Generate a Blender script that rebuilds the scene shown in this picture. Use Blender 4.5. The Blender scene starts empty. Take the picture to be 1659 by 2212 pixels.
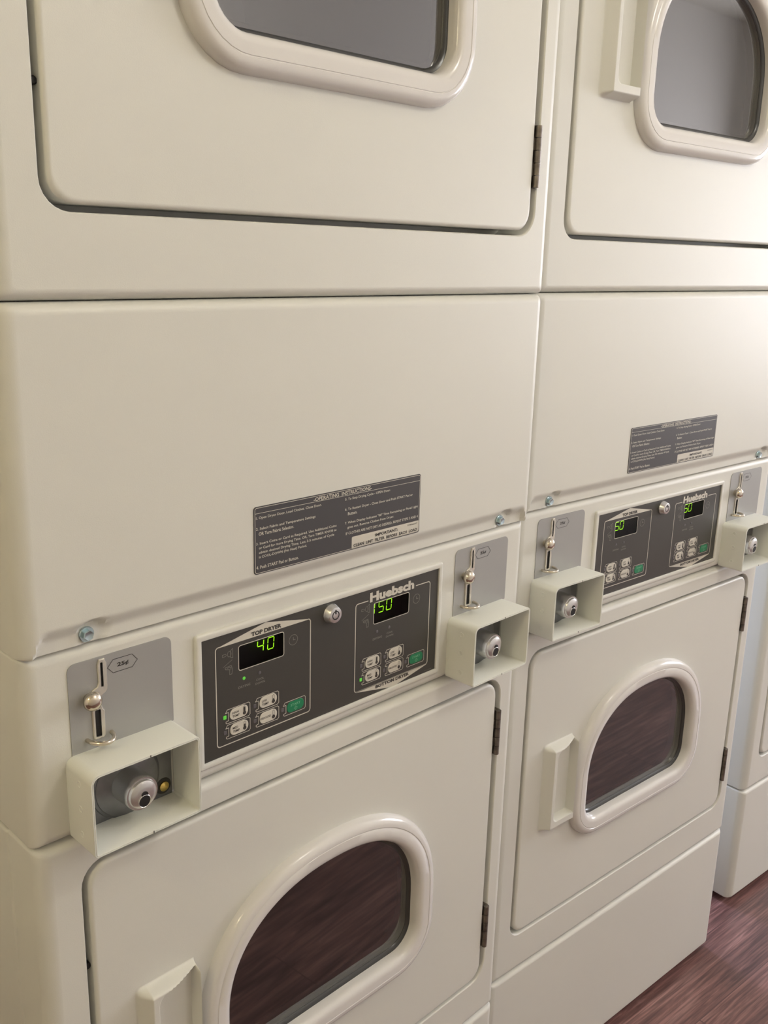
import bpy, bmesh, math
from math import sin, cos, pi, radians
from mathutils import Vector, Matrix
from mathutils.geometry import tessellate_polygon

S = bpy.context.scene
COL = S.collection

# ------------------------------------------------------------------ camera
Z0 = 0.0785                       # height of the drawing origin above the floor
yaw, pit, rol = 0.789142, 0.263718, 0.0260523
cy, sy, cp, sp = cos(yaw), sin(yaw), cos(pit), sin(pit)
fwd = Vector((sy*cp, cy*cp, -sp)); rgt = Vector((cy, -sy, 0)); up = rgt.cross(fwd)
r2 = rgt*cos(rol) + up*sin(rol); u2 = -rgt*sin(rol) + up*cos(rol)
cd = bpy.data.cameras.new('camera'); cam = bpy.data.objects.new('camera', cd); COL.objects.link(cam)
M = Matrix((r2, u2, -fwd)).transposed().to_4x4(); M.translation = Vector((-0.321906, -0.721876, 1.322943+Z0))
cam.matrix_world = M
cd.sensor_fit = 'VERTICAL'; cd.sensor_height = 24.0; cd.lens = 24.0*2053.38/2212; cd.clip_start = 0.02
S.camera = cam

# ------------------------------------------------------------------ world, lights, exposure
S.view_settings.view_transform = 'Standard'; S.view_settings.look = 'None'
S.view_settings.exposure = 0.23; S.view_settings.gamma = 1.0
try: S.view_settings.use_curve_mapping = False
except Exception: pass
w = bpy.data.worlds.new('world'); S.world = w; w.use_nodes = True
bg = w.node_tree.nodes['Background']; bg.inputs[0].default_value = (0.55, 0.70, 1.0, 1); bg.inputs[1].default_value = 0.5
ROOM = Matrix.Rotation(radians(-5.0), 4, 'Z')

def area(name, loc, target, sx, sy_, power, color, spread=180):
    l = bpy.data.lights.new(name, 'AREA'); l.shape = 'RECTANGLE'; l.size = sx; l.size_y = sy_
    l.energy = power; l.color = color; l.spread = radians(spread)
    o = bpy.data.objects.new(name, l); COL.objects.link(o)
    loc = ROOM @ Vector(loc); t = ROOM @ Vector(target)
    o.location = loc; o.rotation_euler = (t-loc).to_track_quat('-Z', 'Y').to_euler(); return o
CEIL = 2.55
area('window_daylight', (4.52, -0.80, 1.50), (0.5, -0.40, 1.40), 1.2, 1.2, 56, (0.93, 0.93, 1.0))
area('gap_blue_fill', (1.36, 0.93, 1.25), (1.36, -1, 1.15), 0.50, 2.0, 32, (0.60, 0.68, 1.0))  # added blue light from behind, fills the gap beside the third dryer
# the two globe lamps: x, y, z of the globe, radius, radiance, colour
GLOBES = [(-1.4, -0.70, 2.30, .07, 80, (1.0, 0.87, 0.53)), (1.05, -1.15, 2.32, .13, 22.5, (1.0, 0.95, 0.84))]

# ------------------------------------------------------------------ materials
def mat(name, col, rough=0.5, metal=0.0, **k):
    m = bpy.data.materials.new(name); m.use_nodes = True; nt = m.node_tree
    b = nt.nodes['Principled BSDF']
    b.inputs['Base Color'].default_value = (*col, 1); b.inputs['Roughness'].default_value = rough
    b.inputs['Metallic'].default_value = metal
    if 'spec' in k: b.inputs['Specular IOR Level'].default_value = k['spec']
    if 'coat' in k: b.inputs['Coat Weight'].default_value = k['coat']; b.inputs['Coat Roughness'].default_value = k.get('coat_rough', 0.1)
    if 'emit' in k: b.inputs['Emission Color'].default_value = (*k['emit'], 1); b.inputs['Emission Strength'].default_value = k.get('es', 1)
    if 'bump' in k or 'var' in k:
        tc = nt.nodes.new('ShaderNodeTexCoord')
        if 'bump' in k:
            sc, st, di = k['bump']
            n = nt.nodes.new('ShaderNodeTexNoise'); n.inputs['Scale'].default_value = sc; n.inputs['Detail'].default_value = 2
            bp = nt.nodes.new('ShaderNodeBump'); bp.inputs['Strength'].default_value = st; bp.inputs['Distance'].default_value = di
            nt.links.new(tc.outputs['Object'], n.inputs['Vector']); nt.links.new(n.outputs['Fac'], bp.inputs['Height'])
            nt.links.new(bp.outputs['Normal'], b.inputs['Normal'])
        if 'var' in k:
            sc, am = k['var']
            n = nt.nodes.new('ShaderNodeTexNoise'); n.inputs['Scale'].default_value = sc; n.inputs['Detail'].default_value = 3
            r = nt.nodes.new('ShaderNodeValToRGB')
            r.color_ramp.elements[0].position = .3; r.color_ramp.elements[1].position = .7
            r.color_ramp.elements[0].color = (*[c*(1-am) for c in col], 1); r.color_ramp.elements[1].color = (*[min(1, c*(1+am)) for c in col], 1)
            nt.links.new(tc.outputs['Object'], n.inputs['Vector']); nt.links.new(n.outputs['Fac'], r.inputs['Fac'])
            nt.links.new(r.outputs['Color'], b.inputs['Base Color'])
    return m
PAINT = mat('enamel_paint', (0.690, 0.684, 0.625), 0.42, bump=(900, 0.10, 0.0006), var=(3, 0.012))
BOXP = mat('coin_box_paint', (0.76, 0.77, 0.71), 0.42, bump=(700, 0.12, 0.0006))
MOLD = mat('moulded_plastic', (0.71, 0.69, 0.66), 0.16, bump=(1200, 0.10, 0.0004))
FACE = mat('faceplate_grey', (0.052, 0.050, 0.044), 0.36, bump=(1500, 0.2, 0.0004))
LABEL = mat('label_grey', (0.060, 0.058, 0.062), 0.33)
INK = mat('cream_ink', (0.62, 0.59, 0.51), 0.5)
INKD = mat('dim_ink', (0.24, 0.23, 0.20), 0.5)
DARK = mat('dark_ink', (0.035, 0.033, 0.030), 0.5)
COINP = mat('satin_grey_plate', (0.37, 0.37, 0.36), 0.42, 0.25, bump=(1100, 0.15, 0.0003))
CHROME = mat('chrome', (0.72, 0.69, 0.64), 0.10, 1.0)
SATIN = mat('satin_chrome', (0.66, 0.655, 0.64), 0.27, 0.85)
SLOTM = mat('polished_slot', (0.66, 0.63, 0.56), 0.25, 0.55)
NICKEL = mat('nickel', (0.66, 0.60, 0.50), 0.16, 1.0)
STEEL = mat('brushed_steel', (0.23, 0.235, 0.245), 0.34, 0.85, var=(60, 0.12))
ZINC = mat('zinc_bolt', (0.50, 0.62, 0.66), 0.22, 0.9)
BRASS = mat('brass', (0.70, 0.52, 0.16), 0.25, 1.0)
HINGE = mat('hinge_metal', (0.19, 0.165, 0.14), 0.42, 0.7, var=(90, 0.35))
BLACK = mat('black', (0.006, 0.005, 0.005), 0.6)
RUBBER = mat('window_gasket', (0.045, 0.045, 0.043), 0.25)
DRUM = mat('drum_metal', (0.028, 0.019, 0.016), 0.45, 0.2)
GREEN = mat('green_button', (0.008, 0.20, 0.085), 0.4)
DIG = mat('display_green', (0.3, 0.8, 0.0), 0.5, emit=(0.42, 1.0, 0.02), es=1.1)
LEDON = mat('led_green', (0.10, 0.45, 0.05), 0.4, emit=(0.10, 0.62, 0.05), es=0.35)
LEDOFF = mat('led_off', (0.12, 0.11, 0.12), 0.35)
FOOT = mat('foot_grey', (0.55, 0.55, 0.52), 0.5)

def glass(name, tint, ior):
    m = bpy.data.materials.new(name); m.use_nodes = True; nt = m.node_tree; nt.nodes.remove(nt.nodes['Principled BSDF'])
    out = nt.nodes['Material Output']
    tr = nt.nodes.new('ShaderNodeBsdfTransparent'); tr.inputs[0].default_value = (*tint, 1)
    gl = nt.nodes.new('ShaderNodeBsdfGlossy'); gl.inputs['Roughness'].default_value = 0.03
    fr = nt.nodes.new('ShaderNodeFresnel'); fr.inputs['IOR'].default_value = ior
    mx = nt.nodes.new('ShaderNodeMixShader')
    nt.links.new(fr.outputs[0], mx.inputs[0]); nt.links.new(tr.outputs[0], mx.inputs[1]); nt.links.new(gl.outputs[0], mx.inputs[2])
    nt.links.new(mx.outputs[0], out.inputs[0]); return m
GLASS = glass('door_glass', (0.36, 0.31, 0.29), 2.8)
LENS = glass('display_lens', (0.75, 0.75, 0.75), 1.25)

def floor_mat():
    m = bpy.data.materials.new('wood_laminate'); m.use_nodes = True; nt = m.node_tree; b = nt.nodes['Principled BSDF']
    N = lambda t: nt.nodes.new(t); L = nt.links.new
    tc = N('ShaderNodeTexCoord'); mp = N('ShaderNodeMapping'); L(tc.outputs['Object'], mp.inputs[0])
    mp.inputs['Scale'].default_value = (1, 1, 1)
    br = N('ShaderNodeTexBrick'); L(mp.outputs[0], br.inputs['Vector'])
    br.inputs['Scale'].default_value = 1; br.inputs['Brick Width'].default_value = 1.2; br.inputs['Row Height'].default_value = 0.125
    br.inputs['Mortar Size'].default_value = 0.0012; br.offset = 0.37
    br.inputs['Color1'].default_value = (0, 0, 0, 1); br.inputs['Color2'].default_value = (1, 1, 1, 1); br.inputs['Mortar'].default_value = (0.5, 0.5, 0.5, 1)
    # grain: stretched, distorted noise, offset from plank to plank
    sep = N('ShaderNodeSeparateXYZ'); L(mp.outputs[0], sep.inputs[0])
    mul = N('ShaderNodeMath'); mul.operation = 'MULTIPLY'; mul.inputs[1].default_value = 7.3; L(br.outputs['Color'], mul.inputs[0])
    cmb = N('ShaderNodeCombineXYZ'); L(sep.outputs[0], cmb.inputs[0]); L(sep.outputs[1], cmb.inputs[1]); L(mul.outputs[0], cmb.inputs[2])
    m2 = N('ShaderNodeMapping'); m2.inputs['Scale'].default_value = (3.0, 34, 1); L(cmb.outputs[0], m2.inputs[0])
    n1 = N('ShaderNodeTexNoise'); n1.inputs['Scale'].default_value = 1.0; n1.inputs['Detail'].default_value = 5; n1.inputs['Roughness'].default_value = 0.62
    n1.inputs['Distortion'].default_value = 1.4; L(m2.outputs[0], n1.inputs['Vector'])
    m3 = N('ShaderNodeMapping'); m3.inputs['Scale'].default_value = (9, 260, 1); L(cmb.outputs[0], m3.inputs[0])
    n2 = N('ShaderNodeTexNoise'); n2.inputs['Scale'].default_value = 1.0; n2.inputs['Detail'].default_value = 3; L(m3.outputs[0], n2.inputs['Vector'])
    r = N('ShaderNodeValToRGB'); L(n1.outputs['Fac'], r.inputs['Fac'])
    e = r.color_ramp.elements; e[0].position = .30; e[0].color = (0.085, 0.042, 0.040, 1); e[1].position = .72; e[1].color = (0.34, 0.190, 0.170, 1)
    x = e.new(.52); x.color = (0.190, 0.095, 0.085, 1)
    r2_ = N('ShaderNodeValToRGB'); L(n2.outputs['Fac'], r2_.inputs['Fac'])
    e = r2_.color_ramp.elements; e[0].position = .35; e[0].color = (.62, .62, .62, 1); e[1].position = .65; e[1].color = (1.35, 1.35, 1.35, 1)
    mx = N('ShaderNodeMix'); mx.data_type = 'RGBA'; mx.blend_type = 'MULTIPLY'; mx.inputs[0].default_value = 1
    L(r.outputs[0], mx.inputs[6]); L(r2_.outputs[0], mx.inputs[7])
    mm = N('ShaderNodeMix'); mm.data_type = 'RGBA'; mm.blend_type = 'MIX'; L(br.outputs['Fac'], mm.inputs[0]); L(mx.outputs[2], mm.inputs[6]); mm.inputs[7].default_value = (0.10, 0.050, 0.046, 1)
    L(mm.outputs[2], b.inputs['Base Color']); b.inputs['Roughness'].default_value = 0.33
    return m
FLOOR = floor_mat()
WALLM = mat('wall_paint', (0.84, 0.81, 0.76), 0.8, bump=(200, 0.15, 0.001))
CEILM = mat('ceiling_paint', (0.78, 0.75, 0.68), 0.9, bump=(60, 0.2, 0.002))
TRIMM = mat('trim_paint', (0.75, 0.74, 0.70), 0.5)

# ------------------------------------------------------------------ mesh helper
class MB:
    def __init__(s): s.v = []; s.f = []; s.m = []
    def ring(s, pts, y):
        i = len(s.v)
        s.v += [(p[0], y if not callable(y) else y(p), p[1]) for p in pts]; return list(range(i, i+len(pts)))
    def ring3(s, pts):
        i = len(s.v); s.v += [tuple(p) for p in pts]; return list(range(i, i+len(pts)))
    def face(s, idx, m=0): s.f.append(tuple(idx)); s.m.append(m)
    def bridge(s, a, b, m=0, closed=True):
        n = len(a)
        for i in range(n if closed else n-1):
            j = (i+1) % n; s.face((a[i], a[j], b[j], b[i]), m)
    def fill(s, loops, m=0):
        flat = [i for l in loops for i in l]
        t = tessellate_polygon([[Vector((s.v[i][0], s.v[i][2], 0)) for i in l] for l in loops])
        for tri in t: s.face([flat[k] for k in tri], m)
    def box(s, x0, x1, y0, y1, z0, z1, m=0):
        a = s.ring([(x0, z0), (x1, z0), (x1, z1), (x0, z1)], y0); b = s.ring([(x0, z0), (x1, z0), (x1, z1), (x0, z1)], y1)
        s.face(a, m); s.face(b[::-1], m); s.bridge(a, b, m)
    def lathe(s, c, prof, n=40, m=0, sx=1, sz=1, cap=True):
        """prof: (radius, y) from back to front; axis along y through (cx, cz)"""
        rs = [s.ring([(c[0]+r*cos(2*pi*k/n)*sx, c[1]+r*sin(2*pi*k/n)*sz) for k in range(n)], y) for r, y in prof]
        for a, b in zip(rs, rs[1:]): s.bridge(a, b, m)
        if cap: s.face(rs[-1], m)
    def tube(s, path, r, n=12, m=0, caps=True):
        path = [Vector(p) for p in path]; rs = []
        for i, p in enumerate(path):
            t = (path[min(i+1, len(path)-1)]-path[max(i-1, 0)]).normalized()
            u = t.cross(Vector((0, 0, 1)))
            u = u.normalized() if u.length > .1 else Vector((1, 0, 0)); v = t.cross(u)
            rs.append(s.ring3([p+u*r*cos(2*pi*k/n)+v*r*sin(2*pi*k/n) for k in range(n)]))
        for a, b in zip(rs, rs[1:]): s.bridge(a, b, m)
        if caps: s.face(rs[0][::-1], m); s.face(rs[-1], m)
    def stroke(s, pts, wd, y, m=0, closed=True):
        n = len(pts); A = []; B = []
        for i in range(n):
            p = Vector(pts[i]); a = Vector(pts[(i-1) % n]) if closed or i > 0 else None; b = Vector(pts[(i+1) % n]) if closed or i < n-1 else None
            d1 = (p-a).normalized() if a is not None else (b-p).normalized(); d2 = (b-p).normalized() if b is not None else d1
            t = (d1+d2); t = t.normalized() if t.length > 1e-6 else d1
            nn = Vector((-t.y, t.x)); c = max(.5, nn.dot(Vector((-d1.y, d1.x))))
            A.append(p+nn*wd/2/c); B.append(p-nn*wd/2/c)
        s.bridge(s.ring(A, y), s.ring(B, y), m, closed)
    def add2(s, vf, y, m=0):
        vs, fs = vf; i = s.ring(vs, y)
        for f in fs: s.face([i[k] for k in f], m)
    def build(s, name, mats, parent=None, smooth=30):
        me = bpy.data.meshes.new(name)
        me.from_pydata([(a, b, c+Z0) for a, b, c in s.v], [], s.f)
        for m in (mats if isinstance(mats, (list, tuple)) else [mats]): me.materials.append(m)
        me.polygons.foreach_set('material_index', s.m)
        bm = bmesh.new(); bm.from_mesh(me); bmesh.ops.recalc_face_normals(bm, faces=bm.faces); bm.to_mesh(me); bm.free()
        if smooth:
            me.polygons.foreach_set('use_smooth', [True]*len(me.polygons)); me.set_sharp_from_angle(angle=radians(smooth))
        if name in ('display_lens', 'window_glass') and me.polygons[0].normal.y > 0: me.flip_normals()
        o = bpy.data.objects.new(name, me); COL.objects.link(o); o.parent = parent; return o

def rrect(x0, x1, z0, z1, r, n=6):
    """rounded rectangle, counter-clockwise; r one radius or four (BL, BR, TR, TL)"""
    rr = r if isinstance(r, (tuple, list)) else (r,)*4; P = []
    for (cx, cz, a0), q in zip(((x0, z0, 180), (x1, z0, 270), (x1, z1, 0), (x0, z1, 90)), rr):
        q = max(q, 1e-5)
        c = (cx+(q if cx == x0 else -q), cz+(q if cz == z0 else -q))
        for k in range(n+1):
            a = radians(a0+90*k/n); P.append((c[0]+q*cos(a), c[1]+q*sin(a)))
    return P

def slab(mb, x0, x1, z0, z1, y0, y1, rx, rz, rc=0.004, holes=(), m=0, n=6, back=True, ry=None):
    """raised panel with rounded front edges; holes: list of 2-D loops cut through. returns front hole rings"""
    ry = rx if ry is None else ry; rs = []
    P = lambda ix, iz: rrect(x0+ix, x1-ix, z0+iz, z1-iz, rc)
    rs.append(mb.ring(P(0, 0), y1))
    for k in range(n+1):
        t = pi/2*k/n; rs.append(mb.ring(P(rx*(1-cos(t)), rz*(1-cos(t))), y0+ry*(1-sin(t))))
    rs.append(mb.ring(P(rx+.0006, rz+.0006), y0))
    for a, b in zip(rs, rs[1:]): mb.bridge(a, b, m)
    hr = [mb.ring(h, y0) for h in holes]
    mb.fill([rs[-1]]+hr, m)
    if back: mb.face(rs[0], m)
    return hr

_tc = {}
def text_vf(txt, bold=0.0):
    if (txt, bold) in _tc: return _tc[(txt, bold)]
    c = bpy.data.curves.new('lettering', 'FONT'); c.body = txt; c.offset = bold; c.resolution_u = 2; c.fill_mode = 'FRONT'
    o = bpy.data.objects.new('lettering', c); COL.objects.link(o); bpy.context.view_layer.update()
    dg = bpy.context.evaluated_depsgraph_get(); me = o.evaluated_get(dg).to_mesh()
    vs = [(v.co.x, v.co.y) for v in me.vertices]; fs = [tuple(p.vertices) for p in me.polygons]
    o.evaluated_get(dg).to_mesh_clear(); bpy.data.objects.remove(o); bpy.data.curves.remove(c)
    _tc[(txt, bold)] = (vs, fs); return vs, fs
def text(mb, txt, x0, x1, z0, z1, y, m=0, bold=0.0, slant=0.0):
    """lettering fitted to the given rectangle (z0..z1 = lowest to highest ink)"""
    vs, fs = text_vf(txt, bold)
    ax = min(v[0] for v in vs); bx = max(v[0] for v in vs); az = min(v[1] for v in vs); bz = max(v[1] for v in vs)
    V = [(x0+(v[0]-ax)/(bx-ax)*(x1-x0)+slant*(v[1]-az)/(bz-az), z0+(v[1]-az)/(bz-az)*(z1-z0)) for v in vs]
    mb.add2((V, fs), y, m)
def circ(cx, cz, r, n=28, sx=1.0): return [(cx+r*sx*cos(2*pi*k/n), cz+r*sin(2*pi*k/n)) for k in range(n)]

def tag(o, label=None, cat=None, group=None, kind=None):
    for k, v in (('label', label), ('category', cat), ('group', group), ('kind', kind)):
        if v: o[k] = v
    return o

# ------------------------------------------------------------------ the room
def room_box(name, x0, x1, y0, y1, z0, z1, m, holes=None):
    mb = MB(); Zs = Z0
    mb.box(x0, x1, y0, y1, z0-Zs, z1-Zs)
    o = mb.build(name, m, None, smooth=0); o.matrix_world = ROOM; tag(o, kind='structure'); return o
RX0, RX1, RY0, RY1 = -2.3, 4.6, -1.78, 0.95
room_box('floor', RX0, RX1, RY0, RY1, -0.05, 0.0, FLOOR)
room_box('ceiling', RX0, RX1, RY0, RY1, CEIL, CEIL+.05, CEILM)
room_box('wall_left', RX0-.08, RX0, RY0, RY1, 0, CEIL, WALLM)
# front wall (behind the camera) and back wall (behind the dryers), the back one with a window added to light the dryer gap
def wall_window(wn, win, ya, yb_, X0, X1, A0, A1, E0=RX0, E1=RX1, MW=ROOM):
    mb = MB(); o_ = [(E0, -Z0), (E1, -Z0), (E1, CEIL-Z0), (E0, CEIL-Z0)]
    fr = lambda e: [(X0+e, A0+e-Z0), (X1-e, A0+e-Z0), (X1-e, A1-e-Z0), (X0+e, A1-e-Z0)]
    a, b, c, d = mb.ring(o_, ya), mb.ring(o_, yb_), mb.ring(fr(0), ya), mb.ring(fr(0), yb_)
    mb.fill([a, c]); mb.fill([b, d]); mb.bridge(a, b); mb.bridge(c, d)
    o = mb.build(wn, WALLM, None, 0); o.matrix_world = MW; tag(o, kind='structure')
    sg = 1 if yb_ > ya else -1; y1, y2 = ya+sg*.04, ya+sg*.09; mb = MB()
    a, b, c, d = mb.ring(fr(0), y1), mb.ring(fr(.04), y1), mb.ring(fr(0), y2), mb.ring(fr(.04), y2)
    mb.bridge(a, b); mb.bridge(c, d); mb.bridge(b, d); mb.bridge(a, c)
    mb.box(X0+.04, X1-.04, min(y1, y2)+.01, max(y1, y2)-.01, (A0+A1)/2-.02-Z0, (A0+A1)/2+.02-Z0)
    o = mb.build(win, TRIMM, None, 0); o.matrix_world = MW; tag(o, kind='structure')
room_box('wall_front', RX0, RX1, RY0-.08, RY0, 0, CEIL, WALLM)
wall_window('wall_right', 'window_1', -RX1, -RX1-.12, -1.35, -0.15, 0.9, 2.1, RY0, RY1, ROOM @ Matrix.Rotation(pi/2, 4, 'Z'))
wall_window('wall_back', 'added_gap_window', RY1, RY1+.12, 1.06, 1.66, 0.20, 2.30)
room_box('baseboard_front', RX0, RX1, RY0, RY0+.015, 0, 0.09, TRIMM)

# ------------------------------------------------------------------ the stacked dryer
XL, XR = -0.0150, 0.6826          # cabinet sides
yC, yL = 0.0080, 0.0067           # control front / lower dryer front, behind the upper front (y = 0)
DEEP = 0.68
DX, DW = 0.333, 0.150             # window centre, half width
DP = 1.070                        # upper door sits this much above the lower one

def dshape(e=0.0, dz=0.0):
    """outline of the door window, e outwards: flat bottom, straight sides, arched top"""
    a = DW+e; zb = 0.4335-e; zt = 0.6375+e; zs = 0.512; rb = 0.034+e; P = []
    for k in range(9):
        t = radians(180+90*k/8); P.append((DX-a+rb+rb*cos(t), zb+rb+rb*sin(t)))
    for k in range(1, 6): P.append((DX-a+rb+(2*a-2*rb)*k/6, zb))
    for k in range(9):
        t = radians(270+90*k/8); P.append((DX+a-rb+rb*cos(t), zb+rb+rb*sin(t)))
    N = 52
    for k in range(N+1):
        t = pi*k/N; q = 2/2.25
        c_, s_ = cos(t), sin(t)
        P.append((DX+a*math.copysign(abs(c_)**q, c_), zs+(zt-zs)*abs(s_)**q))
    return [(x, z+dz) for x, z in P]

def cabinet(name, zb, zt, y0, dz, parent):
    """front frame with the door opening, its recess, and the side walls"""
    mb = MB(); cut = (0.0255, 0.6505, 0.2780+dz, 0.7715+dz); rc = (0.026, 0.030, 0.030, 0.026)
    hole = rrect(*cut, rc)
    h = slab(mb, XL, XR, zb, zt, y0, y0+.056, 0.015, 0.009, 0.004, [hole], back=False)[0]
    inner = lambda e, y: mb.ring(rrect(cut[0]+e, cut[1]-e, cut[2]+e, cut[3]-e, tuple(r-e for r in rc)), y)
    a1 = inner(.0006, y0+.0004); a2 = inner(.0014, y0+.0020); a3 = inner(.0014, y0+.0450)
    mb.bridge(h, a1); mb.bridge(a1, a2); mb.bridge(a2, a3)
    c = mb.ring(circ(DX, 0.525+dz, 0.205, 64), y0+.0450)
    mb.fill([a3, c])
    # side walls behind the wrapped front, set back by a groove
    s0 = mb.ring(rrect(XL, XR, zb, zt, .004), y0+.056); s1 = mb.ring(rrect(XL+.002, XR-.002, zb, zt, .004), y0+.057)
    s2 = mb.ring(rrect(XL+.002, XR-.002, zb+.002, zt-.002, .004), y0+.059); s3 = mb.ring(rrect(XL, XR, zb+.003, zt-.003, .004), y0+.062)
    s4 = mb.ring(rrect(XL, XR, zb+.003, zt-.003, .004), DEEP)
    for p, q in ((s0, s1), (s1, s2), (s2, s3), (s3, s4)): mb.bridge(p, q)
    mb.face(s4)
    return mb.build(name, PAINT, parent)

def door(y0, dz, parent):
    mb = MB(); x0, x1, z0, z1 = 0.0330, 0.6395, 0.2855+dz, 0.7655+dz
    hd = dshape(0.012, dz)
    h = slab(mb, x0, x1, z0, z1, y0-.001, y0+.0380, 0.004, 0.004, (.021), [hd], back=False)[0]
    h2 = mb.ring(hd, y0+.0380); mb.bridge(h, h2)
    back = mb.ring(rrect(x0, x1, z0, z1, .021), y0+.0380); mb.fill([back, h2])
    dr = mb.build('dryer_door', PAINT, parent)
    yb = y0-.001
    # moulded window surround
    mb = MB()
    prof = [(.0330, 0), (.0326, .0040), (.0310, .0085), (.0280, .0118), (.0240, .0132), (.0205, .0134), (.0200, .0128), (.0193, .0128), (.0188, .0134),
            (.0100, .0134), (.0055, .0128), (.0025, .0105), (.0008, .0070), (.0002, .0030), (.0000, -.0050)]
    rs = [mb.ring(dshape(e, dz), yb-h_) for e, h_ in prof]
    for a_, b_ in zip(rs, rs[1:]): mb.bridge(a_, b_)
    mb.build('window_surround', MOLD, dr, smooth=50)
    mb = MB()
    prof = [(.0000, -.0030), (-.0025, -.0036), (-.0055, -.0058), (-.0062, -.0085), (-.0100, -.0092), (-.0112, -.0115)]
    rs = [mb.ring(dshape(e, dz), yb-h_) for e, h_ in prof]
    for a_, b_ in zip(rs, rs[1:]): mb.bridge(a_, b_)
    mb.build('window_gasket', RUBBER, dr, smooth=50)
    mb = MB(); a_ = mb.ring(dshape(-.0005, dz), yb+.0062); mb.face(a_)
    mb.build('window_glass', GLASS, dr, smooth=0)
    # pull handle: raised wedge with a finger scoop on its right half
    mb = MB(); NX, NZ = 90, 220; hx0, hx1, hz0, hz1 = 0.0745, 0.1438, 0.4540+dz, 0.6050+dz
    sst = lambda t: (lambda u: u*u*(3-2*u))(max(0, min(1, t)))
    def H(x, z):
        h = .0155*min(1, max(0, (x-.0750)/.0110))*sst((.1436-x)/.0012)*sst((z-hz0)/.008)*sst((hz1-z)/.010)
        # scoop: rounded rectangle, opening a little at the top right
        cx0 = .0925; cx1 = .1422; cz0 = .4710+dz; cz1 = .5930+dz+(x-.092)*.16
        qx = max(cx0+.010-x, 0); qx2 = max(x-cx1, 0)
        dzb = max(cz0+.010-z, z-(cz1-.010), 0)
        dist = .010-math.hypot(qx, dzb) if (qx > 0 or dzb > 0) else min(.010+min(x-cx0-.010, 9), .02)
        if qx2 > 0: dist = -qx2
        dist = min(dist, cx1-x+.0)
        k = sst(dist/.0030)
        return h*(1-k)+.0008*k
    rows = []
    for j in range(NZ+1):
        z = hz0+(hz1-hz0)*j/NZ
        rows.append(mb.ring3([(hx0+(hx1-hx0)*i/NX, yb-.0001-H(hx0+(hx1-hx0)*i/NX, z), z) for i in range(NX+1)]))
    for a_, b_ in zip(rows, rows[1:]): mb.bridge(a_, b_, closed=False)
    mb.build('door_handle', PAINT, dr, smooth=60)
    for zz0, zz1 in ((.6525, .7200), (.3345, .4045)):
        mb = MB(); n = 5; L = (zz1-zz0)/n
        for k in range(n):
            zc0 = zz0+dz+L*k+.0004; zc1 = zz0+dz+L*(k+1)-.0004
            mb.tube([(.6455, y0-.0015, zc0), (.6455, y0-.0015, zc1)], .0040, 14)
            if k % 2: mb.box(.6385, .6455, y0+.0005, y0+.0020, zc0, zc1)
        mb.box(.6455, .6498, y0-.0005, y0+.0445, zz0+dz, zz1+dz); mb.box(.6400, .6455, y0+.0022, y0+.0094, zz0+dz, zz1+dz)
        mb.build('hinge', HINGE, dr)
    return dr

def door_catches(y0, dz, parent):
    for zc in (.655, .510, .372):
        mb = MB(); mb.lathe((.0300, zc+dz), [(.0035, y0+.0450), (.0035, y0+.0065), (.0022, y0+.0055)], 14)
        mb.build('door_bumper', BLACK, parent)

def drum(y0, dz, parent):
    mb = MB(); c = (DX, .525+dz)
    mb.lathe(c, [(.203, y0+.0453), (.203, y0+.055), (.230, y0+.060), (.230, y0+.45), (.05, y0+.47)], 64)
    mb.build('drum', DRUM, parent)

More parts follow.
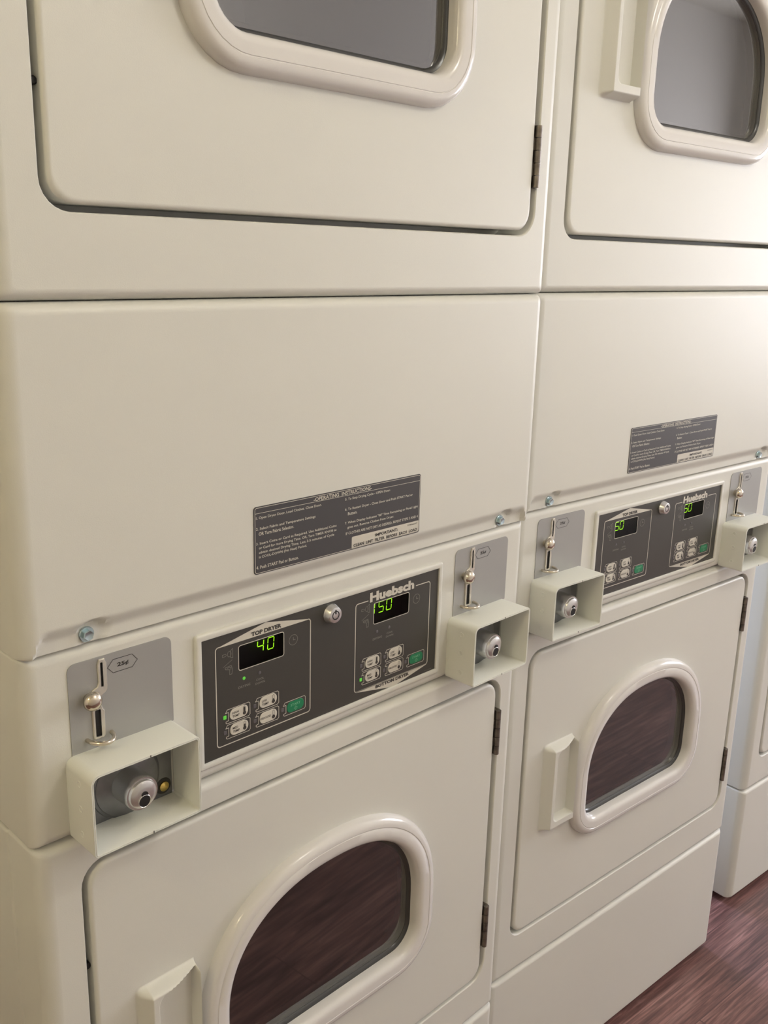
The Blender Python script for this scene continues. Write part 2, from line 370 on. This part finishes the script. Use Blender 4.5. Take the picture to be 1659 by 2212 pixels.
def service_panel(parent):
    """plain panel over the controls, with the stepped lip that carries the bolts"""
    mb = MB(); zb, zt = .9870, 1.2810; R = .015
    xs = [XL+R*(1-cos(radians(90*k/8))) for k in range(9)]; xa = [R*(1-sin(radians(90*k/8))) for k in range(9)]
    n = 150; mid = [XL+R+.0008+(XR-XL-2*R-.0016)*k/n for k in range(n+1)]
    X = xs+mid+[XL+XR-x for x in xs[::-1]]; A = xa+[0]*(n+1)+xa[::-1]
    Zr = [zb, zb+.0008]+[zb+.002+k*.0014 for k in range(27)]+[1.06, 1.12, 1.20, zt-.0105]
    Zr += [zt-.010+.010*sin(radians(90*k/7)) for k in range(8)]
    sst = lambda t: (lambda u: u*u*(3-2*u))(max(0, min(1, t)))
    def dep(x, z):
        zl = 1.0115
        pk = 0
        for xb in (.0465, .6255): pk = max(pk, sst((.0165-math.hypot((x-xb-.004)*.9, z-.9955))/.006))
        zl -= .020*sst((x-.664)/.010)
        zl -= .020*sst((.004-x)/.010)
        dd = .0070*sst((zl-z)/.0150)
        if -.006 < x < .672 and zl > 1.0: dd = max(dd, .0088*pk)
        if z > zt-.010: dd += .010*(1-math.sqrt(max(0, 1-((z-(zt-.010))/.010)**2)))
        if z < zb+.0008: dd += .0008
        return dd
    rows = [mb.ring3([(x, min(a+dep(x, z), .03), z) for x, a in zip(X, A)]) for z in Zr]
    for a_, b_ in zip(rows, rows[1:]): mb.bridge(a_, b_, closed=False)
    # sides, top, bottom and back
    L0 = [r[0] for r in rows]; R0 = [r[-1] for r in rows]
    L1 = mb.ring3([(XL, DEEP, z) for z in Zr]); R1 = mb.ring3([(XR, DEEP, z) for z in Zr])
    mb.bridge(L0, L1, closed=False); mb.bridge(R0, R1, closed=False)
    mb.face(rows[0]+[R1[0], L1[0]]); mb.face(rows[-1]+[R1[-1], L1[-1]]); mb.face(L1+R1[::-1])
    p = mb.build('service_panel', PAINT, parent)
    for xb, zb_ in ((.0465, .9955), (.6255, .9955)):
        mb = MB(); mb.lathe((xb, zb_), [(.0072, .0085), (.0072, .0072), (.0066, .0066)], 28)
        h = [(xb+.0052*cos(pi/3*k+.3), zb_+.0052*sin(pi/3*k+.3)) for k in range(6)]; h2 = [(xb+.0045*cos(pi/3*k+.3), zb_+.0045*sin(pi/3*k+.3)) for k in range(6)]
        a_, b_, c_ = mb.ring(h, .0067), mb.ring(h, .0033), mb.ring(h2, .0025); mb.bridge(a_, b_); mb.bridge(b_, c_)
        d_ = mb.ring([(xb+.0030*cos(pi/3*k+.3), zb_+.0030*sin(pi/3*k+.3)) for k in range(6)], .0029); mb.bridge(c_, d_); mb.face(d_)
        mb.build('hex_bolt', ZINC, p)
    return p

def instruction_label(parent):
    x0, x1, z0, z1 = .2241, .4634, 1.0122, 1.0820; y = -.0006
    mb = MB(); a_ = mb.ring(rrect(x0, x1, z0, z1, .003), 0); b_ = mb.ring(rrect(x0, x1, z0, z1, .003), y); mb.bridge(a_, b_); mb.face(b_)
    lb = mb.build('instruction_label', LABEL, parent, 20)
    mb = MB(); yt = y-.0002
    mb.stroke(rrect(x0+.0013, x1-.0013, z0+.0013, z1-.0013, .0022), .00055, yt)
    mb.stroke([(x0+.0013, 1.0752), (x1-.0013, 1.0742)], .00045, yt, closed=False)
    text(mb, '-OPERATING  INSTRUCTIONS-', .3012, .3850, 1.0754, 1.0796, yt, bold=.02)
    rows = [('1. Open Dryer Door, Load Clothes. Close Door.', .2266, .3120, 1.0692), ('2. Select Fabric and Temperature Settings', .2266, .3038, 1.0580),
            ('OR Turn Fabric Selector.', .2299, .2748, 1.0530), ('3. Insert Coins or Card as Required. Use Additional Coins', .2266, .3334, 1.0428),
            ('or Card for more Drying Time. OR, Turn TIMER KNOB to', .2299, .3334, 1.0381), ('obtain desired Drying Time. Last 3-5 minutes of Cycle', .2299, .3302, 1.0334),
            ('is COOL-DOWN (No Heat) Period.', .2299, .2921, 1.0287), ('4. Push START Pad or Button.', .2266, .2810, 1.0184),
            ('5. To Stop Drying Cycle - OPEN Door.', .3455, .4140, 1.0692), ('6. To Restart Dryer - Close Door and Push START Pad or', .3455, .4506, 1.0580),
            ('Button.', .3497, .3634, 1.0530), ('7. When Display Indicates "00" Time Remaining or Panel Light', .3455, .4600, 1.0428),
            ('goes out, Remove Clothes from Dryer.', .3493, .4206, 1.0375), ('IF CLOTHES ARE NOT DRY AS DESIRED, REPEAT STEPS 3 AND 4', .3470, .4603, 1.0308)]
    for t, a0, a1, zc in rows: text(mb, t, a0, a1, zc-.0008, zc+.0027, yt, bold=.015)
    a_ = mb.ring(rrect(.3560, .4621, z0+.0013, 1.0268, .0015), yt); mb.face(a_)
    text(mb, 'IMPORTANT:', .3915, .4274, 1.0205, 1.0240, yt-.0002, 1, bold=.03)
    text(mb, 'CLEAN  LINT  FILTER  BEFORE  EACH  LOAD', .3585, .4595, 1.0148, 1.0183, yt-.0002, 1, bold=.03)
    text(mb, 'M406657', .4435, .4595, 1.0230, 1.0248, yt-.0002, 1)
    mb.build('lettering', [INK, DARK], lb, 0)
    return lb

def control_housing(parent):
    mb = MB(); hs = slab(mb, XL, XR, .8015, .9865, yC, DEEP, .014, .010, .003, [rrect(.175, .500, .895, .9480, .002)], back=True)
    mb.bridge(hs[0], mb.ring(rrect(.175, .500, .895, .9480, .002), yC+.03))
    return mb.build('control_housing', PAINT, parent)

DWIN = ((.2085, .2665, .9120, .9385), (.3993, .4573, .9118, .9372))
def faceplate(parent):
    # raised moulding round the plate
    mb = MB(); R_ = lambda e: rrect(.1563+e, .5160-e, .8160+e, .9635-e, max(.004-e, .0005))
    prof = [(0, 0), (.0002, .0022), (.0012, .0034), (.0026, .0038), (.0062, .0038), (.0070, .0034), (.0074, .0014)]
    rs = [mb.ring(R_(e), yC-h_) for e, h_ in prof]
    for a_, b_ in zip(rs, rs[1:]): mb.bridge(a_, b_)
    mb.build('panel_moulding', PAINT, parent, 40)
    y = yC-.0018; mb = MB(); P = rrect(.1634, .5097, .8222, .9574, .002)
    hs = [rrect(*wn, .0025) for wn in DWIN]
    a_ = mb.ring(P, yC+.0); b_ = mb.ring(P, y); hh = [mb.ring(h, y) for h in hs]; mb.bridge(a_, b_); mb.fill([b_]+hh)
    fp = mb.build('control_faceplate', FACE, parent, 20)
    for h, wn in zip(hs, DWIN):
        mb = MB(); a_ = mb.ring(h, y); e = .004
        b_ = mb.ring(h, y+.0012); c_ = mb.ring(rrect(wn[0]-.03, wn[1]+.012, wn[2]-.012, wn[3]+.004, .002), y+.0014)
        d_ = mb.ring(rrect(wn[0]-.03, wn[1]+.012, wn[2]-.012, wn[3]+.004, .002), y+.024)
        mb.bridge(a_, b_); mb.bridge(b_, c_); mb.bridge(c_, d_); mb.face(d_)
        mb.build('display_recess', BLACK, fp, 0)
        mb = MB(); mb.face(mb.ring(h, y+.0006)); mb.build('display_lens', LENS, fp, 0)
    # printed frames, icons and words
    G = [MB(), MB()]; mb = G[0]; t = y-.0002; LW = .0011
    # top dryer frame: sides + bottom as one open stroke, arrow-shaped band as its top
    f1 = rrect(.1802, .3035, .8348, .9440, .0035, 5)      # BL, BR, TR, TL arcs (6 points each)
    mb.stroke([(.1850, .9440)]+f1[18:24]+f1[0:18], LW, t, closed=False)
    mb.face(mb.ring([(.1835, .9434), (.3012, .9434), (.3012, .9440), (.2431, .9556), (.1835, .9441)][::1], t))
    mb = G[1]; f2 = rrect(.3705, .4942, .8345, .9428, .0035, 5)
    mb.stroke([(.3900, .9428)]+f2[18:24]+f2[0:18]+[(.4690, .9428)], LW, t, closed=False)
    mb.face(mb.ring([(.3725, .8340), (.4344, .8222), (.4925, .8338), (.4925, .8345), (.3725, .8347)], t))
    text(G[0], 'TOP DRYER', .2243, .2635, .9446, .9494, t-.0002, 1, bold=.05)
    text(mb, 'BOTTOM DRYER', .4047, .4617, .8292, .8335, t-.0002, 1, bold=.05)
    text(mb, 'Huebsch', .3923, .4655, .9400, .9516, t-.0002, 0, bold=.050)
    for mb, wn in zip(G, DWIN): mb.stroke(rrect(wn[0]-.0003, wn[1]+.0003, wn[2]-.0003, wn[3]+.0003, .0027), .0008, t)
    for dx in (0, .1910):
        mb = G[1 if dx else 0]
        mb.stroke(circ(.2797+dx, .9259, .0058), .0005, t, 2)
        mb.stroke([(.2797+dx, .9290), (.2797+dx, .9258), (.2828+dx, .9258)], .0006, t, 2, closed=False)
        # dial icon, slash and hand icon
        mb.stroke([(.1885+dx, .9322), (.1885+dx, .9346), (.1922+dx, .9346), (.1932+dx, .9334), (.1922+dx, .9322)], .0004, t, 2)
        mb.stroke(circ(.1968+dx, .9335, .0030, 16, .75), .0004, t, 2)
        mb.stroke([(.1984+dx, .9368), (.2010+dx, .9386), (.2010+dx, .9284), (.1984+dx, .9294)], .0005, t, 2)
        mb.stroke([(.1890+dx, .9210), (.2004+dx, .9266)], .0004, t, 2, closed=False)
        mb.stroke([(.1915+dx, .9200), (.1990+dx, .9206), (.2004+dx, .9160), (.1996+dx, .9112), (.1968+dx, .9112), (.1970+dx, .9165), (.1918+dx, .9180)], .0005, t, 2)
        mb.stroke([(.1935+dx, .9190), (.1985+dx, .9190), (.1985+dx, .9160)], .0005, t, 2, closed=False)
        text(mb, 'DRYING', .2072+dx, .2222+dx, .8918, .8944, t, 3, bold=.01, slant=.0004)
        text(mb, 'COOL', .2300+dx, .2402+dx, .8935, .8958, t, 3, bold=.01)
        text(mb, 'DOWN', .2292+dx, .2412+dx, .8893, .8917, t, 3, bold=.01)
        oz = -.0003 if dx else 0
        for bx, bz in ((0, 0), (0, -.0172), (.0380, .0003), (.0380, -.0172), (.0750, -.0172)):
            q = [(.1908, .8700), (.1945, .8700), (.1945, .8610), (.1912, .8605), (.1912, .8590), (.1925, .8580), (.2200, .8580), (.2216, .8596), (.2216, .8718), (.2200, .8733), (.1930, .8733)]
            mb.stroke([(a+bx+dx, b+bz+oz) for a, b in q], .0006, t)
    text(G[1], '511920', .4895, .5018, .8252, .8264, t, 2)
    for mb in G: mb.build('printed_graphics', [INK, FACE, INKD, INKD], fp, 0)
    # buttons
    for dx in (0, .1910):
        oz = -.0003 if dx else 0
        for (bx, bz, w1, w2, lv) in ((.2076, .8660, 'HIGH', 'TEMP', .9), (.2077, .8488, 'MED', 'TEMP', .6), (.2455, .8665, 'LOW', 'TEMP', .35), (.2455, .8485, 'DELICATES', None, .2)):
            bx += dx; bz += oz; mb = MB()
            slab(mb, bx-.0115, bx+.0115, bz-.0064, bz+.0064, y-.0005, y, .0004, .0004, .0060, back=False)
            tt = y-.0007
            if w2: text(mb, w1, bx-.0085, bx-.0085+(.0080 if len(w1) > 3 else .0066), bz+.0004, bz+.0030, tt, 1, bold=.005); text(mb, w2, bx-.0085, bx+.0002, bz-.0035, bz-.0009, tt, 1, bold=.005)
            else: text(mb, w1, bx-.0105, bx+.0030, bz-.0012, bz+.0012, tt, 1, bold=.005)
            mb.face(mb.ring(circ(bx+.0066, bz-.0026, .0021, 18), tt), 1)
            mb.face(mb.ring(rrect(bx+.0056, bx+.0076, bz-.0015, bz-.0015+.0062*lv, .0008, 3), tt), 1)
            mb.stroke(rrect(bx+.0054, bx+.0078, bz-.0012, bz+.0050, .0012, 3), .0003, tt, 1)
            mb.build('temperature_button', [INK, FACE], fp, 0)
        mb = MB(); bx, bz = .2826+dx, .8486+oz
        slab(mb, bx-.0117, bx+.0117, bz-.0062, bz+.0062, y-.0005, y, .0004, .0004, .0052, back=False)
        text(mb, 'START', bx-.0070, bx+.0066, bz+.0008, bz+.0036, y-.0007, 1, bold=.01)
        mb.stroke([(bx, bz-.0003), (bx+.0024, bz-.0026), (bx, bz-.0049), (bx-.0024, bz-.0026)], .0004, y-.0007, 1)
        mb.stroke([(bx, bz-.0038), (bx, bz-.0014)], .0004, y-.0007, 1, closed=False)
        mb.build('start_button', [GREEN, INKG], fp, 0)
    return fp
INKG = mat('button_print', (0.20, 0.48, 0.30), 0.5)

SEG = {'0': 'abcdef', '1': 'bc', '4': 'bcfg', '5': 'acdfg'}
def digits_mesh(items):
    """items: (char, x, zbase, width, height, depth y) seven-segment digits, slightly slanted"""
    mb = MB()
    for ch, x, z, wd, ht, y in items:
        sl = lambda p: (x+p[0]*wd+p[1]*.10*wd*1.2, z+p[1]*ht)
        g = .05; T = {'a': ((g, 1), (1-g, 1)), 'b': ((1, 1-g), (1, .5+g)), 'c': ((1, .5-g), (1, g)), 'd': ((g, 0), (1-g, 0)), 'e': ((0, g), (0, .5-g)), 'f': ((0, .5+g), (0, 1-g)), 'g': ((g, .5), (1-g, .5))}
        for s_ in SEG[ch]: mb.stroke([sl(T[s_][0]), sl(T[s_][1])], .00110, y, closed=False)
    return mb
def led_mesh(kind, cx, cz, y, on):
    mb = MB()
    if kind == 'round': mb.lathe((cx, cz), [(.0018, y), (.0018, y-.0003), (.0010, y-.0005)], 16)
    else: slab(mb, cx-.0019, cx+.0019, cz-.0021, cz+.0021, y-.0005, y, .0004, .0004, .0008, back=False)
    return mb
LEDS = [('round', .2146, .9017), ('round', .2346, .9018), ('sq', .1900, .8657), ('sq', .1900, .8485), ('sq', .2278, .8660), ('sq', .2278, .8488), ('sq', .2645, .8488)]
LEDS = LEDS+[(k, x+.1905, z-.0004) for k, x, z in LEDS]

def key_lock(parent):
    c = (.3325, .9425); y = yC-.0018
    mb = MB(); mb.lathe(c, [(.0112, y), (.0112, y-.0014), (.0108, y-.0022), (.0092, y-.0078), (.0086, y-.0086), (.0080, y-.0088)], 44)
    k = mb.build('key_lock', SATIN, parent, 25)
    mb = MB(); R1 = circ(*c, .0046, 32); mb.stroke(R1, .0011, y-.0090)
    mb.box(c[0]-.0007, c[0]+.0007, y-.0092, y-.0089, c[1]+.0015, c[1]+.0064)
    mb.build('keyway', BLACK, k, 0)

def coin_plate(parent, ox):
    x0, x1, z0, z1 = .0260+ox, .1311+ox, .8830, .9712
    mb = MB(); P = rrect(x0, x1, z0, z1, (.001, .001, .0075, .0075)); a_ = mb.ring(P, yC); b_ = mb.ring(P, yC-.0008); mb.bridge(a_, b_); mb.face(b_)
    cpz = mb.build('coin_plate', COINP, parent, 20); y = yC-.0008
    # slot escutcheon with its sideways jog
    out = [(.0470, .8945), (.0480, .8925), (.0570, .8925), (.0590, .8945), (.0592, .9190), (.0572, .9215), (.0552, .9300), (.0572, .9340), (.0618, .9365), (.0634, .9395), (.0634, .9640), (.0615, .9690), (.0560, .9690), (.0541, .9640), (.0545, .9470), (.0530, .9435), (.0480, .9410), (.0455, .9380), (.0465, .9210)]
    def off(pts, e):
        n = len(pts); r = []
        for i in range(n):
            p, a, b = Vector(pts[i]), Vector(pts[i-1]), Vector(pts[(i+1) % n]); t = ((p-a).normalized()+(b-p).normalized()).normalized()
            r.append(p+Vector((-t.y, t.x))*e)
        return r
    O = [(a+ox, b) for a, b in out]; mb = MB()
    rs = [mb.ring(O, y), mb.ring(off(O, .0001), y-.0010), mb.ring(off(O, .0009), y-.0017), mb.ring(off(O, .0013), y-.0017)]
    for a_, b_ in zip(rs, rs[1:]): mb.bridge(a_, b_)
    s1 = mb.ring(rrect(.0567+ox, .0592+ox, .9425, .9660, .0006, 3), y-.0017); s2 = mb.ring(rrect(.0492+ox, .0550+ox, .8950, .9215, .0012, 3), y-.0017)
    mb.fill([rs[-1], s1, s2])
    sl = mb.build('coin_slot', SLOTM, cpz, 30)
    for q in ((.0567, .0592, .9425, .9660), (.0492, .0550, .8950, .9215)):
        mb = MB(); mb.face(mb.ring(rrect(q[0]+ox, q[1]+ox, q[2], q[3], .0006, 3), y-.0003)); mb.build('slot_opening', BLACK, cpz, 0)
    mb = MB(); c = (.0445+ox, .9345)
    mb.lathe(c, [(.0052, y), (.0052, y-.004), (.0080, y-.0050), (.0088, y-.0072), (.0084, y-.0100), (.0068, y-.0124), (.0040, y-.0138), (.0012, y-.0142)], 36, sz=1.02)
    mb.build('return_knob', NICKEL, cpz, 60)
    mb = MB(); cx, cz = .0530+ox, .8945
    mb.tube([(cx+.0122*cos(pi*k/24), y+.001-.0170*sin(pi*k/24), cz) for k in range(25)], .0021, 14)
    mb.build('coin_hoop', NICKEL, cpz, 60)
    mb = MB(); hx = [(.0644, .9580), (.0702, .9646), (.0896, .9646), (.0948, .9580), (.0893, .9520), (.0699, .9518)]
    mb.stroke([(a+ox, b) for a, b in hx], .0005, y-.0002); text(mb, '25\u00a2', .0742+ox, .0858+ox, .9556, .9604, y-.0002, bold=.03)
    mb.build('price_mark', DARK, cpz, 0)

def coin_box(parent, ox):
    x0, x1, z0, z1 = .0195+ox, .1312+ox, .8040, .8842; yf = -.0374
    rr_ = (.004, .005, .005, .009); mb = MB()
    P = lambda e: rrect(x0+e, x1-e, z0+e, z1-e, tuple(max(r-e, .001) for r in rr_), 7)
    rs = [mb.ring(P(0), yC), mb.ring(P(0), yf+.0006), mb.ring(P(.0003), yf), mb.ring(P(.0011), yf), mb.ring(P(.0014), yf+.0006), mb.ring(P(.0017), yf), mb.ring(P(.0024), yf), mb.ring(P(.0027), yf+.0005), mb.ring(P(.0027), yC-.0010)]
    for a_, b_ in zip(rs, rs[1:]): mb.bridge(a_, b_)
    bx = mb.build('coin_box', BOXP, parent, 40)
    for zz in (z1-.0014, z0+.0014):
        mb = MB(); mb.box(x0+.0585, x0+.0593, yf-.0002, yf+.004, zz-.0012, zz+.0012); mb.build('box_seam', DARK, bx, 0)
    for zz, yo in ((.8690, -.0160), (.8445, -.0160), (.8190, -.0160)):
        mb = MB()
        ring = lambda r, xo: mb.ring3([(x0-xo, yo+r*cos(2*pi*k/16), zz+r*sin(2*pi*k/16)) for k in range(16)])
        rs = [ring(.0034, 0), ring(.0031, .0004), ring(.0027, .0004), ring(.0024, 0)]
        for a_, b_ in zip(rs, rs[1:]): mb.bridge(a_, b_)
        mb.build('pressed_mark', BOXP, bx, 40)
    # lock plate inside
    mb = MB(); mb.box(x0+.0027, x1-.0050, yC-.0012, yC-.0002, z0+.0027, z1-.0027)
    c = (.0756+ox+.0012, .8390)
    mb.lathe(c, [(.0360, yC-.0012), (.0355, yC-.0025), (.0330, yC-.0035), (.0325, yC-.0045), (.0240, yC-.0060)], 56)
    mb.build('lock_plate', STEEL, bx, 30)
    mb = MB(); mb.lathe(c, [(.0175, yC-.0058), (.0168, yC-.0250), (.0168, yC-.0290), (.0160, yC-.0305), (.0150, yC-.0305)], 48)
    mb.lathe(c, [(.0150, yC-.0305), (.0147, yC-.0300), (.0142, yC-.0310), (.0134, yC-.0325), (.0110, yC-.0337), (.0070, yC-.0343), (.0020, yC-.0345)], 48)
    mb.build('coin_lock', SATIN, bx, 30)
    mb = MB(); k = (c[0]-.0004, c[1]-.0056); yk = yC-.0353
    mb.lathe(k, [(.0066, yC-.032), (.0066, yk+.0004), (.0060, yk), (.0055, yk+.0005)], 28, cap=False)
    mb.build('keyhole_rim', SATIN, bx, 30)
    mb = MB(); mb.face(mb.ring(circ(*k, .0056, 24), yk+.0004)); mb.face(mb.ring(circ(k[0]+.0006, k[1]+.0062, .0034, 18), yk+.0002))
    mb.build('keyhole', BLACK, bx, 0)
    mb = MB(); q = (.1165+ox, .8180); mb.lathe(q, [(.0085, yC-.0012), (.0080, yC-.0018), (.0055, yC-.0018)], 24, 1); mb.lathe(q, [(.0050, yC-.0018), (.0050, yC-.0035), (.0035, yC-.0050), (.0012, yC-.0054)], 24, 0)
    mb.build('fixing_screw', [BRASS, DARK], bx, 40)

def make_dryer():
    root = bpy.data.objects.new('stacked_dryer', None); COL.objects.link(root); root.empty_display_size = .2
    mb = MB(); slab(mb, XL, XR, -.0625, .2095, yL, DEEP, .015, .007, .004); bp = mb.build('base_panel', PAINT, root)
    for fx in (.03, .64):
        for fy in (.06, .62):
            mb = MB(); n = 16
            for r, z0, z1 in ((.018, -Z0, -Z0+.006), (.006, -Z0+.006, -.0625)):
                a_ = mb.ring3([(fx+r*cos(2*pi*k/n), fy+r*sin(2*pi*k/n), z0) for k in range(n)]); b_ = mb.ring3([(fx+r*cos(2*pi*k/n), fy+r*sin(2*pi*k/n), z1) for k in range(n)])
                mb.bridge(a_, b_); mb.face(a_); mb.face(b_)
            mb.build('levelling_foot', FOOT, root)
    for zb, zt, y0, dz, nm in ((.2115, .8010, yL, 0, 'lower_cabinet'), (1.2815, 1.8710, 0, DP, 'upper_cabinet')):
        cb = cabinet(nm, zb, zt, y0, dz, root)
        door(y0, dz, root); drum(y0, dz, cb); door_catches(y0, dz, cb)
    service_panel(root); instruction_label(root); control_housing(root)
    fp = faceplate(root); key_lock(root)
    for ox in (0, .5150): coin_plate(root, ox); 
    for ox in (0, .5128): coin_box(root, ox)
    return root
d1 = make_dryer()
def kids(o): return [c for c in bpy.data.objects if c.parent == o]
def copy_tree(o, parent=None):
    c = o.copy(); COL.objects.link(c)
    if parent is not None: c.parent = parent
    for ch in kids(o): copy_tree(ch, c)
    return c
d2 = copy_tree(d1); d2.location = (0.7126, 0.02151, 0); d2.rotation_euler = (0, 0, -0.0712)
d3 = copy_tree(d1); d3.location = (1.5673, 0.00326, 0); d3.rotation_euler = (0, 0, -0.0881)
for c in kids(d2):
    if c.name.startswith('instruction_label'): c.location = (-.0068, 0, .0018)

# what each display shows, and its lamps
yf = yC-.0018
def dress(root, items, lit):
    fp = [c for c in kids(root) if c.name.startswith('control_faceplate')][0]
    for it in items: digits_mesh(it).build('display_digits', DIG, fp, 0)
    for i, (k, x, z) in enumerate(LEDS): led_mesh(k, x, z, yf, False).build('indicator_lamp', LEDON if i in lit else LEDOFF, fp, 30)
dy = yC+.0160
dress(d1, [[('4', .2452, .9150, .0080, .0130, dy), ('0', .2590, .9147, .0080, .0130, dy)],
           [('1', .4095, .9145, .0080, .0132, dy), ('5', .4245, .9145, .0078, .0132, dy), ('0', .4375, .9143, .0082, .0132, dy)]], (0, 2, 10))
dress(d2, [[('5', .2340, .9160, .0088, .0130, dy), ('0', .2462, .9160, .0088, .0130, dy)],
           [('5', .4283, .9150, .0088, .0132, dy), ('0', .4408, .9150, .0088, .0132, dy)]], ())
dress(d3, [], ())
tag(d1, 'cream stacked coin dryer at the left, its displays reading 40 and 150', 'dryer', 'stacked coin dryers in a row')
tag(d2, 'cream stacked coin dryer in the middle, both its displays reading 50', 'dryer', 'stacked coin dryers in a row')
tag(d3, 'cream stacked dryer at the far right edge, its left side lit bluish', 'dryer', 'stacked coin dryers in a row')

# ------------------------------------------------------------------ ceiling lamps (outside the frame)
for (gx, gy, gz, gr, es, gc), lab in zip(GLOBES, ('warm white globe lamp hung under the ceiling at the left end of the room', 'larger white globe lamp hung under the ceiling in front of the first two dryers')):
    r = bpy.data.objects.new('globe_lamp', None); COL.objects.link(r)
    r.matrix_world = ROOM @ Matrix.Translation((gx, gy, CEIL)); tag(r, lab, 'lamp')
    zc = gz-CEIL-Z0
    def turn(mb, prof, n=32):
        rs = [mb.ring3([(q*cos(2*pi*k/n), q*sin(2*pi*k/n), z) for k in range(n)]) for q, z in prof]
        for a_, b_ in zip(rs, rs[1:]): mb.bridge(a_, b_)
        mb.face(rs[0]); mb.face(rs[-1])
    mb = MB(); turn(mb, [(.06, -Z0), (.06, -Z0-.012), (.05, -Z0-.022), (.010, -Z0-.026), (.010, zc+gr+.020), (.035, zc+gr+.018), (.038, zc+gr*.93)]); mb.build('lamp_canopy', TRIMM, r)
    mb = MB(); turn(mb, [(gr*sin(pi*k/18), zc+gr*cos(pi*k/18)) for k in range(1, 18)])
    mb.build('lamp_globe', mat('opal_globe', (.9, .88, .82), .4, emit=gc, es=es), r, 60)
